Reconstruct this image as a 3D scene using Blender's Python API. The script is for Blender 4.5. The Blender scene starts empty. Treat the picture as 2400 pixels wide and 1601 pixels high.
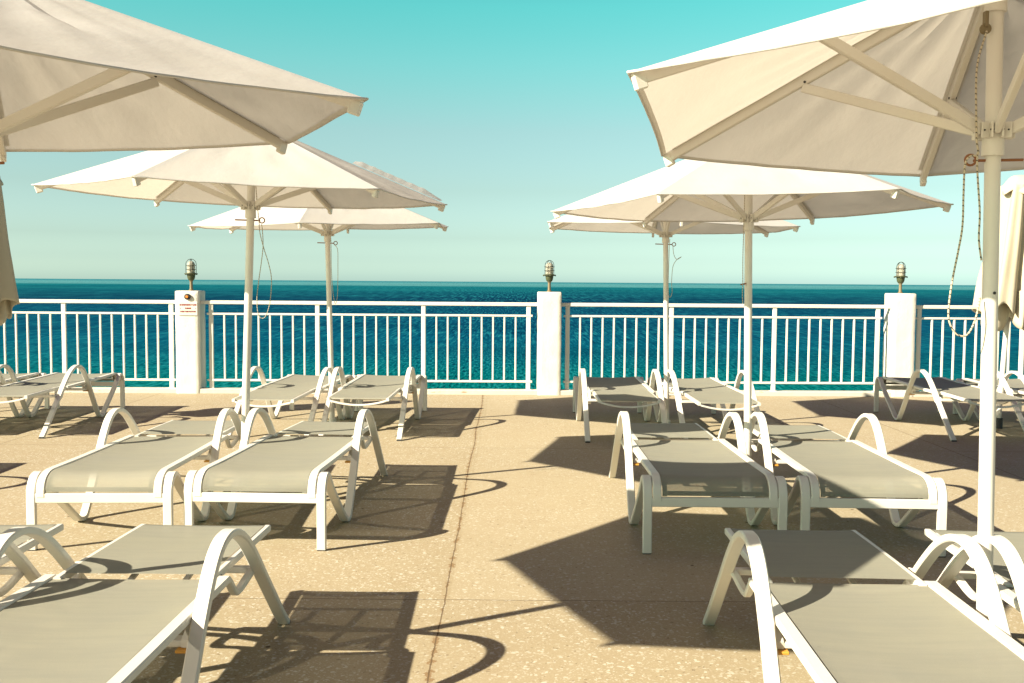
import bpy, math, random
from mathutils import Vector, Matrix, noise
R = math.radians
random.seed(7)
scene = bpy.context.scene
col = scene.collection

# ------------------------------------------------------------------ camera
cam_d = bpy.data.cameras.new('camera')
cam = bpy.data.objects.new('camera', cam_d)
col.objects.link(cam)
cam_d.sensor_width = 36.0
cam_d.lens = 34.997
cam_d.clip_start = 0.05
cam_d.clip_end = 200000.0
cam.matrix_world = (Matrix.Translation((0, 0, 1.4)) @ Matrix.Rotation(R(90 - 3.431), 4, 'X')
                    @ Matrix.Rotation(R(0.4078), 4, 'Z'))
scene.camera = cam

# ------------------------------------------------------------------ world, sun, exposure
SUN_AZ, SUN_EL = R(60.36), R(29.41)          # direction the light travels, elevation
world = bpy.data.worlds.new('World')
scene.world = world
world.use_nodes = True
wn, wl = world.node_tree.nodes, world.node_tree.links
wn.clear()
wo = wn.new('ShaderNodeOutputWorld')
bg = wn.new('ShaderNodeBackground')
sky = wn.new('ShaderNodeTexSky')
sky.sky_type = 'NISHITA'
sky.sun_disc = False
sky.sun_elevation = SUN_EL
sky.sun_rotation = R(240.36)
sky.altitude = 0
sky.air_density = 1.0
sky.dust_density = 1.6
sky.ozone_density = 1.0
# sky grade: mint horizon, teal above; unseen upper dome darkened purple to deepen shade
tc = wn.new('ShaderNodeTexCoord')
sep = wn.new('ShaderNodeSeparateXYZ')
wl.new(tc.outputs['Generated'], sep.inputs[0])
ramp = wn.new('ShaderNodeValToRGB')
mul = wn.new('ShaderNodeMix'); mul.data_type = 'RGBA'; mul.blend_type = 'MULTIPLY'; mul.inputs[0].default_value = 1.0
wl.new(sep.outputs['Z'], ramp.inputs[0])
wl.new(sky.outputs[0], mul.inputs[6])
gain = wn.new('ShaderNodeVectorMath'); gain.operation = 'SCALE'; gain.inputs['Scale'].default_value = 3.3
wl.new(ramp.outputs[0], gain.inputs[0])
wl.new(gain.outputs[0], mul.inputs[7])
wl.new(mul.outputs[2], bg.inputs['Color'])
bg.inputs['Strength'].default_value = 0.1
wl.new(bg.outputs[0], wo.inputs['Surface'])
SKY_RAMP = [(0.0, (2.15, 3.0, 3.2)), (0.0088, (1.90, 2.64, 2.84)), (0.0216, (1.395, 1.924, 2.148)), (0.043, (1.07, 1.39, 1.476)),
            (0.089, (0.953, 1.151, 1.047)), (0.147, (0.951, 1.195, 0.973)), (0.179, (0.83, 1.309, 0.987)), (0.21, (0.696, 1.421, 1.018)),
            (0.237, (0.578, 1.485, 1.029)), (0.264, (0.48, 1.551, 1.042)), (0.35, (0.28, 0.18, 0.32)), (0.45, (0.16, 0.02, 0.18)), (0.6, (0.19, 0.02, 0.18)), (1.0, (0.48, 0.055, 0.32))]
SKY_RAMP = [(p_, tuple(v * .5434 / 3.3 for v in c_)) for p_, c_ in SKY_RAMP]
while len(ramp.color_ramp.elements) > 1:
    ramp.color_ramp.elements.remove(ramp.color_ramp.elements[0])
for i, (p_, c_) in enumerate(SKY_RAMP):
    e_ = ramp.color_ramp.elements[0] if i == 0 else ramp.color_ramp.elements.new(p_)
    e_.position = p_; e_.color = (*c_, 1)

sun_d = bpy.data.lights.new('sun', 'SUN')
sun_d.energy = 5.0
sun_d.angle = R(0.5)
sun_d.color = (1.0, 0.90, 0.70)
sun = bpy.data.objects.new('sun', sun_d)
col.objects.link(sun)
ld = Vector((math.cos(SUN_EL) * math.sin(SUN_AZ), math.cos(SUN_EL) * math.cos(SUN_AZ), -math.sin(SUN_EL)))
sun.rotation_euler = ld.to_track_quat('-Z', 'Y').to_euler()
sun.location = (-8, -5, 9)

vs = scene.view_settings
vs.view_transform = 'Standard'
vs.look = 'None'
vs.exposure = 1.5
vs.gamma = 1.0
vs.use_curve_mapping = False

# ------------------------------------------------------------------ helpers
def tag(o, label=None, cat=None, group=None, kind=None):
    if label: o['label'] = label
    if cat: o['category'] = cat
    if group: o['group'] = group
    if kind: o['kind'] = kind
    return o

def empty(name, loc, rz=0.0):
    o = bpy.data.objects.new(name, None)
    o.empty_display_size = 0.2
    col.objects.link(o)
    o.location = loc
    o.rotation_euler = (0, 0, rz)
    return o

class MB:
    """collects vertices and faces for one mesh object"""
    def __init__(s): s.v = []; s.f = []
    def add(s, vs, fs):
        n = len(s.v); s.v += [tuple(p) for p in vs]; s.f += [tuple(i + n for i in f) for f in fs]
    def box(s, c, d, ch=0.0, M=None):
        hx, hy, hz = d[0] / 2, d[1] / 2, d[2] / 2
        if ch <= 0:
            vs = [(x, y, z) for x in (-hx, hx) for y in (-hy, hy) for z in (-hz, hz)]
            fs = [(0, 1, 3, 2), (4, 6, 7, 5), (0, 4, 5, 1), (2, 3, 7, 6), (0, 2, 6, 4), (1, 5, 7, 3)]
        else:
            vs = []; fs = []
            idx = {}
            for sx in (-1, 1):
                for sy in (-1, 1):
                    for sz in (-1, 1):
                        for a in range(3):
                            p = [sx * hx, sy * hy, sz * hz]
                            for b in range(3):
                                if b != a: p[b] -= (sx, sy, sz)[b] * ch
                            idx[(sx, sy, sz, a)] = len(vs); vs.append(tuple(p))
            S = (-1, 1)
            for a in range(3):
                for sa in S:
                    q = []
                    o1, o2 = [b for b in range(3) if b != a]
                    for (s1, s2) in ((-1, -1), (1, -1), (1, 1), (-1, 1)):
                        k = [0, 0, 0]; k[a] = sa; k[o1] = s1; k[o2] = s2
                        q.append(idx[(*k, a)])
                    if (sa > 0) == (a == 1): q.reverse()
                    fs.append(tuple(q))
            for a in range(3):      # edges along axis a
                o1, o2 = [b for b in range(3) if b != a]
                for s1 in S:
                    for s2 in S:
                        k0 = [0, 0, 0]; k1 = [0, 0, 0]
                        k0[a] = -1; k1[a] = 1; k0[o1] = k1[o1] = s1; k0[o2] = k1[o2] = s2
                        q = [idx[(*k0, o1)], idx[(*k1, o1)], idx[(*k1, o2)], idx[(*k0, o2)]]
                        fs.append(tuple(q))
            for sx in S:
                for sy in S:
                    for sz in S:
                        fs.append((idx[(sx, sy, sz, 0)], idx[(sx, sy, sz, 1)], idx[(sx, sy, sz, 2)]))
        out = []
        for p in vs:
            p = Vector(p)
            if M is not None: p = M @ p
            out.append(p + Vector(c))
        s.add(out, fs)
    def sweep(s, path, lat, w, t, ch=0.004, caps=True, lats=None):
        """flat bar: cross-section w along lat, t along the in-plane normal"""
        n = len(path); P = [Vector(p) for p in path]; L0 = Vector(lat).normalized()
        rings = []
        for i in range(n):
            T = (P[min(i + 1, n - 1)] - P[max(i - 1, 0)]).normalized()
            L = (L0 - T * L0.dot(T)).normalized()
            N = T.cross(L).normalized()
            a, b = w / 2, t / 2
            c = min(ch, a * .9, b * .9)
            pts = [(a - c, b), (a, b - c), (a, -b + c), (a - c, -b), (-a + c, -b), (-a, -b + c), (-a, b - c), (-a + c, b)]
            rings.append([P[i] + L * x + N * y for x, y in pts])
        base = [p for r in rings for p in r]; fs = []
        for i in range(n - 1):
            for k in range(8):
                k2 = (k + 1) % 8
                fs.append((i * 8 + k, i * 8 + k2, (i + 1) * 8 + k2, (i + 1) * 8 + k))
        if caps:
            fs.append(tuple(range(7, -1, -1))); fs.append(tuple((n - 1) * 8 + k for k in range(8)))
        s.add(base, fs)
    def tube(s, path, r, seg=8, caps=True):
        n = len(path); P = [Vector(p) for p in path]
        rr = r if isinstance(r, (list, tuple)) else [r] * n
        T0 = (P[1] - P[0]).normalized()
        up = Vector((0, 0, 1)) if abs(T0.z) < .9 else Vector((1, 0, 0))
        N = T0.cross(up).normalized(); base = []; fs = []
        for i in range(n):
            T = (P[min(i + 1, n - 1)] - P[max(i - 1, 0)]).normalized()
            N = (N - T * N.dot(T)).normalized(); B = T.cross(N)
            for k in range(seg):
                a = 2 * math.pi * k / seg
                base.append(P[i] + (N * math.cos(a) + B * math.sin(a)) * rr[i])
        for i in range(n - 1):
            for k in range(seg):
                k2 = (k + 1) % seg
                fs.append((i * seg + k, i * seg + k2, (i + 1) * seg + k2, (i + 1) * seg + k))
        if caps:
            fs.append(tuple(range(seg - 1, -1, -1))); fs.append(tuple((n - 1) * seg + k for k in range(seg)))
        s.add(base, fs)
    def lathe(s, prof, c=(0, 0), seg=24, caps=True):
        base = []; fs = []; n = len(prof)
        for r, z in prof:
            for k in range(seg):
                a = 2 * math.pi * k / seg
                base.append((c[0] + r * math.cos(a), c[1] + r * math.sin(a), z))
        for i in range(n - 1):
            for k in range(seg):
                k2 = (k + 1) % seg
                fs.append((i * seg + k, i * seg + k2, (i + 1) * seg + k2, (i + 1) * seg + k))
        if caps:
            fs.append(tuple(range(seg - 1, -1, -1))); fs.append(tuple((n - 1) * seg + k for k in range(seg)))
        s.add(base, fs)
    def build(s, name, mat, parent=None, smooth=35, fix=True):
        me = bpy.data.meshes.new(name)
        me.from_pydata(s.v, [], s.f)
        me.update()
        if fix:
            import bmesh
            bm = bmesh.new(); bm.from_mesh(me)
            bmesh.ops.recalc_face_normals(bm, faces=bm.faces)
            bm.to_mesh(me); bm.free()
        if smooth:
            me.polygons.foreach_set('use_smooth', [True] * len(me.polygons))
            me.set_sharp_from_angle(angle=R(smooth))
        me.materials.append(mat)
        o = bpy.data.objects.new(name, me)
        col.objects.link(o)
        if parent is not None: o.parent = parent
        return o

def catmull(pts, n=8):
    P = [Vector(p) for p in pts]; P = [2 * P[0] - P[1]] + P + [2 * P[-1] - P[-2]]
    out = []
    for i in range(1, len(P) - 2):
        a, b, c, d = P[i - 1:i + 3]
        # centripetal-ish via chord scaling keeps the corners tight
        for k in range(n):
            t = k / n
            out.append(0.5 * ((2 * b) + (c - a) * t + (2 * a - 5 * b + 4 * c - d) * t * t + (3 * b - a - 3 * c + d) * t ** 3))
    out.append(P[-2])
    return out

def copy_tree(o, parent=None):
    c = o.copy(); col.objects.link(c)
    if parent is not None: c.parent = parent
    for ch in list(o.children):
        copy_tree(ch, c)
    return c

# ------------------------------------------------------------------ materials
def new_mat(name):
    m = bpy.data.materials.new(name); m.use_nodes = True
    nt = m.node_tree; nt.nodes.clear()
    out = nt.nodes.new('ShaderNodeOutputMaterial')
    return m, nt, out

def N(nt, typ, **kw):
    n = nt.nodes.new(typ)
    for k, v in kw.items(): setattr(n, k, v)
    return n

def tex_noise(nt, vec, scale, detail=4, rough=.55, stretch=None):
    if stretch:
        mp = N(nt, 'ShaderNodeMapping'); mp.inputs['Scale'].default_value = stretch
        nt.links.new(vec, mp.inputs['Vector']); vec = mp.outputs[0]
    t = N(nt, 'ShaderNodeTexNoise'); t.inputs['Scale'].default_value = scale
    t.inputs['Detail'].default_value = detail; t.inputs['Roughness'].default_value = rough
    nt.links.new(vec, t.inputs['Vector'])
    return t.outputs['Fac']

def cramp(nt, fac, stops):
    r = N(nt, 'ShaderNodeValToRGB')
    nt.links.new(fac, r.inputs[0])
    while len(r.color_ramp.elements) > 1: r.color_ramp.elements.remove(r.color_ramp.elements[0])
    for i, (p, c) in enumerate(stops):
        if not isinstance(c, tuple): c = (c, c, c)
        e = r.color_ramp.elements[0] if i == 0 else r.color_ramp.elements.new(p)
        e.position = p; e.color = (*c, 1)
    return r.outputs['Color']

def mixc(nt, fac, a, b, mode='MIX'):
    m = N(nt, 'ShaderNodeMix', data_type='RGBA', blend_type=mode)
    for sock, v in ((m.inputs[0], fac), (m.inputs[6], a), (m.inputs[7], b)):
        if isinstance(v, (int, float)): sock.default_value = v
        elif isinstance(v, tuple): sock.default_value = (*v, 1)
        else: nt.links.new(v, sock)
    return m.outputs[2]

def math_(nt, op, a, b=None, c=None):
    m = N(nt, 'ShaderNodeMath', operation=op)
    for s_, v in zip(m.inputs, (a, b, c)):
        if v is None: continue
        if isinstance(v, (int, float)): s_.default_value = v
        else: nt.links.new(v, s_)
    return m.outputs[0]

def bump(nt, h, strength=.2, dist=.01):
    b = N(nt, 'ShaderNodeBump'); b.inputs['Strength'].default_value = strength; b.inputs['Distance'].default_value = dist
    nt.links.new(h, b.inputs['Height'])
    return b.outputs[0]

def pbsdf(nt, color, rough=.5, metal=0, spec=.5, normal=None):
    b = N(nt, 'ShaderNodeBsdfPrincipled')
    if isinstance(color, tuple): b.inputs['Base Color'].default_value = (*color, 1)
    else: nt.links.new(color, b.inputs['Base Color'])
    if isinstance(rough, (int, float)): b.inputs['Roughness'].default_value = rough
    else: nt.links.new(rough, b.inputs['Roughness'])
    b.inputs['Metallic'].default_value = metal
    b.inputs['Specular IOR Level'].default_value = spec
    if normal is not None: nt.links.new(normal, b.inputs['Normal'])
    return b

def painted(name, c, rough=.35, dirt=(.62, .5, .33), amount=.35, bumpy=.05):
    m, nt, out = new_mat(name)
    g = N(nt, 'ShaderNodeNewGeometry').outputs['Position']
    big = tex_noise(nt, g, 3.2, 5, .6)
    fine = tex_noise(nt, g, 42, 4, .65)
    base = mixc(nt, cramp(nt, big, [(.42, 0.0), (.75, amount)]), c, tuple(x * y for x, y in zip(c, (.95, .9, .8))))
    spots = cramp(nt, fine, [(.0, 0.0), (.72, 0.0), (.8, .5)])
    base = mixc(nt, spots, base, dirt)
    b = pbsdf(nt, base, cramp(nt, fine, [(.3, rough), (.8, min(1, rough + .2))]), normal=bump(nt, fine, bumpy, .004))
    nt.links.new(b.outputs[0], out.inputs[0])
    return m

M = {}
M['white'] = painted('white_enamel', (.62, .595, .545))
M['rail'] = painted('rail_paint', (.66, .64, .585), .42, (.45, .3, .16), .5, .1)
M['pole'] = painted('pole_paint', (.60, .575, .53), .4, (.6, .5, .36), .5)
M['rust'] = painted('rusty_brown', (.22, .09, .04), .8)
M['ochre'] = painted('ochre_plastic', (.55, .27, .04), .5)
M['black'] = painted('black_plastic', (.02, .02, .022), .5)
M['bronze'] = painted('green_bronze', (.05, .058, .022), .5, (.03, .03, .015), .5, .3)
M['brass'] = painted('tarnished_brass', (.15, .115, .06), .45, (.05, .05, .03), .5, .2)
M['wire'] = painted('dark_wire', (.022, .025, .018), .45)
M['red'] = painted('red_ink', (.22, .006, .012), .6, (.3, .02, .02), .1, 0)
M['orange'] = painted('orange_button', (.75, .22, .02), .35, (.4, .1, .02), .3)

# plaster of the pillars and kerb
def plaster(name, c):
    m, nt, out = new_mat(name)
    g = N(nt, 'ShaderNodeNewGeometry').outputs['Position']
    n1 = tex_noise(nt, g, 4, 6, .62); n2 = tex_noise(nt, g, 55, 5, .7)
    base = mixc(nt, cramp(nt, n1, [(.45, 0.0), (.8, .5)]), c, (.66, .6, .46))
    base = mixc(nt, cramp(nt, n2, [(.70, 0.0), (.76, .6)]), base, (.42, .34, .22))
    n3 = tex_noise(nt, g, 9, 3, .6)
    h = math_(nt, 'ADD', math_(nt, 'MULTIPLY', n2, .5), n3)
    b = pbsdf(nt, base, .85, spec=.2, normal=bump(nt, h, .45, .012))
    nt.links.new(b.outputs[0], out.inputs[0])
    return m
M['plaster'] = plaster('painted_plaster', (.66, .635, .575))
M['kerb'] = plaster('kerb_paint', (.52, .49, .43))
nt = M['kerb'].node_tree
pb = [n for n in nt.nodes if n.type == 'BSDF_PRINCIPLED'][0]
src = pb.inputs['Base Color'].links[0].from_socket
g = N(nt, 'ShaderNodeNewGeometry').outputs['Position']
st = tex_noise(nt, g, 1.0, 6, .7, (3.2, 3.2, 14))
nt.links.new(mixc(nt, cramp(nt, st, [(.60, 0.0), (.66, .75)]), src, (.30, .16, .07)), pb.inputs['Base Color'])

# umbrella cloth: diffuse and translucent
def cloth(name, c, tr, amt, wr=1.0):
    m, nt, out = new_mat(name)
    g = N(nt, 'ShaderNodeTexCoord').outputs['Object']
    n1 = tex_noise(nt, g, 2.2, 5, .6); n2 = tex_noise(nt, g, 9, 4, .6, (1, .35, 1)); n3 = tex_noise(nt, g, 900, 2, .5)
    base = mixc(nt, cramp(nt, n1, [(.4, 0.0), (.75, .6)]), c, tuple(x * y for x, y in zip(c, (.93, .9, .84))))
    h = math_(nt, 'ADD', math_(nt, 'MULTIPLY', n2, 1.0), math_(nt, 'MULTIPLY', n3, .02))
    nm = bump(nt, h, .10 * wr, .03)
    d = N(nt, 'ShaderNodeBsdfDiffuse'); t = N(nt, 'ShaderNodeBsdfTranslucent')
    nt.links.new(base, d.inputs[0]); t.inputs[0].default_value = (*tr, 1)
    nt.links.new(nm, d.inputs['Normal']); nt.links.new(nm, t.inputs['Normal'])
    mx = N(nt, 'ShaderNodeMixShader'); mx.inputs[0].default_value = amt
    nt.links.new(d.outputs[0], mx.inputs[1]); nt.links.new(t.outputs[0], mx.inputs[2])
    nt.links.new(mx.outputs[0], out.inputs[0])
    return m
M['canopy'] = cloth('canopy_cloth', (.56, .56, .555), (.80, .735, .63), .315)
M['folded'] = cloth('folded_cloth', (.53, .475, .365), (.50, .36, .2), .14, .6)

# sling mesh of the loungers: woven, a little see-through
def sling(name, hem):
    m, nt, out = new_mat(name)
    g = N(nt, 'ShaderNodeTexCoord').outputs['Object']
    n1 = tex_noise(nt, g, 3, 5, .6); n2 = tex_noise(nt, g, 30, 4, .65, (.10, 1, 1)); n3 = tex_noise(nt, g, 420, 2, .5)
    c = mixc(nt, cramp(nt, n1, [(.35, 0.0), (.75, 1.0)]), (0.310, 0.294, 0.246), (0.284, 0.273, 0.242))
    c = mixc(nt, cramp(nt, n2, [(.40, 0.0), (.75, .45)]), c, (0.238, 0.230, 0.211))
    n4 = tex_noise(nt, g, 14, 4, .7)
    c = mixc(nt, cramp(nt, n4, [(.73, 0.0), (.78, .35)]), c, (0.165, 0.149, 0.125))
    c = mixc(nt, cramp(nt, n3, [(.35, .12), (.65, 0.0)]), c, (0.132, 0.128, 0.125))
    c = mixc(nt, 1.0, c, (.885, .905, .85), 'MULTIPLY')
    d = pbsdf(nt, c, .7, spec=.15, normal=bump(nt, n3, .3, .002))
    tr = N(nt, 'ShaderNodeBsdfTransparent')
    mx = N(nt, 'ShaderNodeMixShader')
    lw = N(nt, 'ShaderNodeLayerWeight'); lw.inputs[0].default_value = .5
    fc = math_(nt, 'SUBTRACT', 1.0, lw.outputs['Facing'])      # the weave closes up when seen or lit at a slant
    nt.links.new(math_(nt, 'MULTIPLY', math_(nt, 'MULTIPLY', fc, fc), hem), mx.inputs[0])
    nt.links.new(d.outputs[0], mx.inputs[1]); nt.links.new(tr.outputs[0], mx.inputs[2])
    nt.links.new(mx.outputs[0], out.inputs[0])
    return m
M['sling'] = sling('sling_mesh', .32)
M['slinghem'] = sling('sling_hem', .0)

# rope: pale with dark flecks
m, nt, out = new_mat('flecked_rope')
g = N(nt, 'ShaderNodeTexCoord').outputs['Object']
w = N(nt, 'ShaderNodeTexWave'); w.wave_type = 'BANDS'; w.bands_direction = 'DIAGONAL'; w.inputs['Scale'].default_value = 38
nt.links.new(g, w.inputs[0])
b = pbsdf(nt, mixc(nt, cramp(nt, w.outputs['Fac'], [(.87, 0.0), (.92, 1.0)]), (.46, .40, .30), (.03, .03, .03)), .9, spec=.1)
nt.links.new(b.outputs[0], out.inputs[0])
M['rope'] = m

# glass of the lamps
m, nt, out = new_mat('dusty_glass')
gl = N(nt, 'ShaderNodeBsdfPrincipled')
gl.inputs['Base Color'].default_value = (.5, .47, .38, 1); gl.inputs['Roughness'].default_value = .18
gl.inputs['Transmission Weight'].default_value = .35
gl.inputs['IOR'].default_value = 1.2
nt.links.new(gl.outputs[0], out.inputs[0])
M['glass'] = m

# exposed-aggregate concrete deck
m, nt, out = new_mat('aggregate_concrete')
pos = N(nt, 'ShaderNodeNewGeometry').outputs['Position']
sp = N(nt, 'ShaderNodeSeparateXYZ'); nt.links.new(pos, sp.inputs[0])
X, Y = sp.outputs['X'], sp.outputs['Y']
warp = tex_noise(nt, pos, 22, 3, .6)
vadd = N(nt, 'ShaderNodeVectorMath', operation='ADD')
wv = N(nt, 'ShaderNodeTexNoise'); wv.inputs['Scale'].default_value = 30; nt.links.new(pos, wv.inputs['Vector'])
wsc = N(nt, 'ShaderNodeVectorMath', operation='SCALE'); nt.links.new(wv.outputs['Color'], wsc.inputs[0]); wsc.inputs['Scale'].default_value = .035
nt.links.new(pos, vadd.inputs[0]); nt.links.new(wsc.outputs[0], vadd.inputs[1])
def chips(scale, lo, hi):
    v = N(nt, 'ShaderNodeTexVoronoi'); v.inputs['Scale'].default_value = scale
    nt.links.new(vadd.outputs[0], v.inputs['Vector'])
    vsep = N(nt, 'ShaderNodeSeparateColor'); nt.links.new(v.outputs['Color'], vsep.inputs[0])
    size = math_(nt, 'MULTIPLY_ADD', vsep.outputs[1], .28, .18)
    inside = math_(nt, 'GREATER_THAN', size, v.outputs['Distance'])
    pick = math_(nt, 'GREATER_THAN', vsep.outputs[0], lo)
    return math_(nt, 'MULTIPLY', inside, pick), vsep.outputs[2], v.outputs['Distance']
c1, r1, d1 = chips(52, .30, 1)
c2, r2, d2 = chips(95, .4, 1)
c3, r3, d3 = chips(70, .9, 1)
big = tex_noise(nt, pos, .55, 5, .62)
mid = tex_noise(nt, pos, 3.0, 6, .65)
fin = tex_noise(nt, pos, 120, 3, .7)
base = mixc(nt, cramp(nt, big, [(.35, 0.0), (.7, 1.0)]), (.345, .250, .135), (.395, .295, .165))
base = mixc(nt, cramp(nt, mid, [(.45, 0.0), (.8, .35)]), base, (.30, .205, .105))
stain = tex_noise(nt, pos, 1.1, 7, .68)
base = mixc(nt, cramp(nt, stain, [(.56, 0.0), (.62, .22), (.70, .1), (.8, .35)]), base, (.27, .18, .09))
base = mixc(nt, cramp(nt, fin, [(.3, .45), (.7, 0.0)]), base, (.20, .13, .06))
smooth = cramp(nt, tex_noise(nt, pos, .8, 3, .5), [(.38, .55), (.55, 1.0)])   # worn patches show less stone
slab = math_(nt, 'MULTIPLY', math_(nt, 'GREATER_THAN', X, -.27), math_(nt, 'GREATER_THAN', Y, 4.31))
base = mixc(nt, math_(nt, 'MULTIPLY', slab, .14), base, (.49, .375, .225))
smooth = math_(nt, 'MULTIPLY', smooth, math_(nt, 'MULTIPLY_ADD', slab, -.22, 1.0))   # the slab right of the joint was trowelled smoother
base = mixc(nt, math_(nt, 'MULTIPLY', c2, math_(nt, 'MULTIPLY', smooth, .60)), base, mixc(nt, r2, (.42, .325, .20), (.50, .41, .28)))
base = mixc(nt, math_(nt, 'MULTIPLY', c1, math_(nt, 'MULTIPLY', smooth, .72)), base, mixc(nt, r1, (.41, .32, .20), (.56, .475, .34)))
base = mixc(nt, math_(nt, 'MULTIPLY', c3, .55), base, (.15, .09, .04))
# specks of dirt
v = N(nt, 'ShaderNodeTexVoronoi'); v.inputs['Scale'].default_value = 5.5; nt.links.new(pos, v.inputs['Vector'])
speck = cramp(nt, v.outputs['Distance'], [(.0, 1.0), (.045, 1.0), (.06, 0.0)])
vs_ = N(nt, 'ShaderNodeSeparateColor'); nt.links.new(v.outputs['Color'], vs_.inputs[0])
base = mixc(nt, math_(nt, 'MULTIPLY', speck, math_(nt, 'GREATER_THAN', vs_.outputs[0], .6)), base, (0.083, 0.048, 0.021))
# slab joints: across every 4.02 m, and lengthways; the one by the aisle is wide and crumbling
wob = math_(nt, 'ADD', math_(nt, 'MULTIPLY', math_(nt, 'SUBTRACT', tex_noise(nt, pos, .5, 2, .5), .5), .06), math_(nt, 'MULTIPLY', math_(nt, 'SUBTRACT', tex_noise(nt, pos, 9, 4, .7), .5), .014))
wob2 = math_(nt, 'MULTIPLY', math_(nt, 'SUBTRACT', tex_noise(nt, pos, 4, 3, .5), .5), .012)
def line(coord, off, period, w_, wobble):
    a = math_(nt, 'ADD', math_(nt, 'SUBTRACT', coord, off - 100 * period), wobble)
    fr = math_(nt, 'PINGPONG', a, period / 2)
    return math_(nt, 'LESS_THAN', fr, w_)
jy = line(Y, .29, 4.02, .0035, wob2)
jx_thin = line(X, -4.32, 8.04, .004, wob2)
xa = math_(nt, 'ABSOLUTE', math_(nt, 'ADD', math_(nt, 'ADD', X, math_(nt, 'MULTIPLY_ADD', Y, .008, .255)), wob))
jn = tex_noise(nt, pos, 16, 5, .7)
crack = math_(nt, 'LESS_THAN', xa, .003)
crumb = math_(nt, 'LESS_THAN', xa, math_(nt, 'MULTIPLY', cramp(nt, jn, [(.48, 0.0), (.7, 1.0)]), .030))
halo = math_(nt, 'LESS_THAN', xa, .02)
base = mixc(nt, math_(nt, 'MULTIPLY', halo, .35), base, (0.310, 0.214, 0.110))
base = mixc(nt, math_(nt, 'MULTIPLY', crumb, .8), base, (0.207, 0.110, 0.041))
j = math_(nt, 'MAXIMUM', math_(nt, 'MAXIMUM', jy, jx_thin), crack)
base = mixc(nt, math_(nt, 'MULTIPLY', j, .75), base, (0.097, 0.055, 0.024))
h = math_(nt, 'SUBTRACT', math_(nt, 'ADD', math_(nt, 'MULTIPLY', c1, .25), math_(nt, 'MULTIPLY', fin, .5)), math_(nt, 'MULTIPLY', j, 2.0))
base = mixc(nt, 1.0, base, (1.02, 1.165, 1.40), 'MULTIPLY')
b = pbsdf(nt, base, .8, spec=.25, normal=bump(nt, h, .35, .004))
nt.links.new(b.outputs[0], out.inputs[0])
M['deck'] = m

# sea: turquoise shallows inshore, deep blue farther out, pale far streaks paint reflected sky
m, nt, out = new_mat('sea_water')
pos = N(nt, 'ShaderNodeNewGeometry').outputs['Position']
sp = N(nt, 'ShaderNodeSeparateXYZ'); nt.links.new(pos, sp.inputs[0])
tt = math_(nt, 'DIVIDE', 13.4 * 8.0, sp.outputs['Y'])                       # water colour and painted sky reflection follow 1 / distance offshore
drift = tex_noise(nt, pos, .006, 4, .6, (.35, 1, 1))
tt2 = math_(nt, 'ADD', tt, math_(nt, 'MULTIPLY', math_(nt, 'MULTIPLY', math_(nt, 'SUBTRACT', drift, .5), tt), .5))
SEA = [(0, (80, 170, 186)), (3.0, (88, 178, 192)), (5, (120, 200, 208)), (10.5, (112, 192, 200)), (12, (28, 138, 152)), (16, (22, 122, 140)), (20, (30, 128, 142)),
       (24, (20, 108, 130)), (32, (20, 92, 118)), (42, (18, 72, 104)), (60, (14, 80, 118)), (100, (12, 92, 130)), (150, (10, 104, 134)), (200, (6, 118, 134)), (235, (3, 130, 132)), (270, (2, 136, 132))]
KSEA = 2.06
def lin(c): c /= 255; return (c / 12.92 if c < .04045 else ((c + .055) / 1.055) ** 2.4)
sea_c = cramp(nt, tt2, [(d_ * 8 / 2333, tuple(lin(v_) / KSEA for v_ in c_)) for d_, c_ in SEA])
wa = tex_noise(nt, pos, 1.0, 3, .55, (2.6, .34, 1))
wb = tex_noise(nt, pos, 1.0, 3, .55, (1.5, .075, 1))
wc = tex_noise(nt, pos, 1.0, 3, .55, (.55, .014, 1))
w3 = tex_noise(nt, pos, 1.0, 5, .65, (.20, .012, 1))
w4 = tex_noise(nt, pos, 1.0, 5, .6, (.003, .012, 1))
yy = sp.outputs['Y']                              # chop close in, longer swell farther out
sel1 = cramp(nt, math_(nt, 'DIVIDE', yy, 1000.0), [(.17, 0.0), (.26, 1.0)])
sel2 = cramp(nt, math_(nt, 'DIVIDE', yy, 1000.0), [(.45, 0.0), (.8, 1.0)])
wv1 = mixc(nt, sel2, mixc(nt, sel1, wa, wb), wc)
wmix = math_(nt, 'ADD', math_(nt, 'MULTIPLY', wv1, .78), math_(nt, 'MULTIPLY', w3, .22))
sea_c = mixc(nt, cramp(nt, wmix, [(.36, .85), (.49, 0.0)]), sea_c, (.001, .013, .040))  # light and shade of the ripples, painted into the colour
sea_c = mixc(nt, cramp(nt, wmix, [(.51, 0.0), (.62, .7)]), sea_c, (.016, .20, .235))
sea_c = mixc(nt, cramp(nt, w4, [(.38, .40), (.52, 0.0)]), sea_c, (.001, .028, .06))
hh = wv1
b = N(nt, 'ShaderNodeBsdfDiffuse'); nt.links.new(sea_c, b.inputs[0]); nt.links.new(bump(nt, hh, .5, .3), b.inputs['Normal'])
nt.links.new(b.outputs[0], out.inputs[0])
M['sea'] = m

# ------------------------------------------------------------------ the setting
mb = MB()
mb.box((0, -6.82, -.2), (60, 38.4, .4))
deck = tag(mb.build('ground', M['deck'], smooth=0), kind='structure', label='beige exposed aggregate concrete terrace')
mb = MB()
ys = [13.2, 60, 160, 400, 1200, 5000, 20000, 120000]
for i in range(len(ys)):
    wx = max(200, ys[i] * 2.0)
    mb.v += [(-wx, ys[i], -12.0), (wx, ys[i], -12.0)]
for i in range(len(ys) - 1):
    mb.f.append((2 * i, 2 * i + 1, 2 * i + 3, 2 * i + 2))
sea = tag(mb.build('water', M['sea'], smooth=0), kind='structure', label='open sea')

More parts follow.
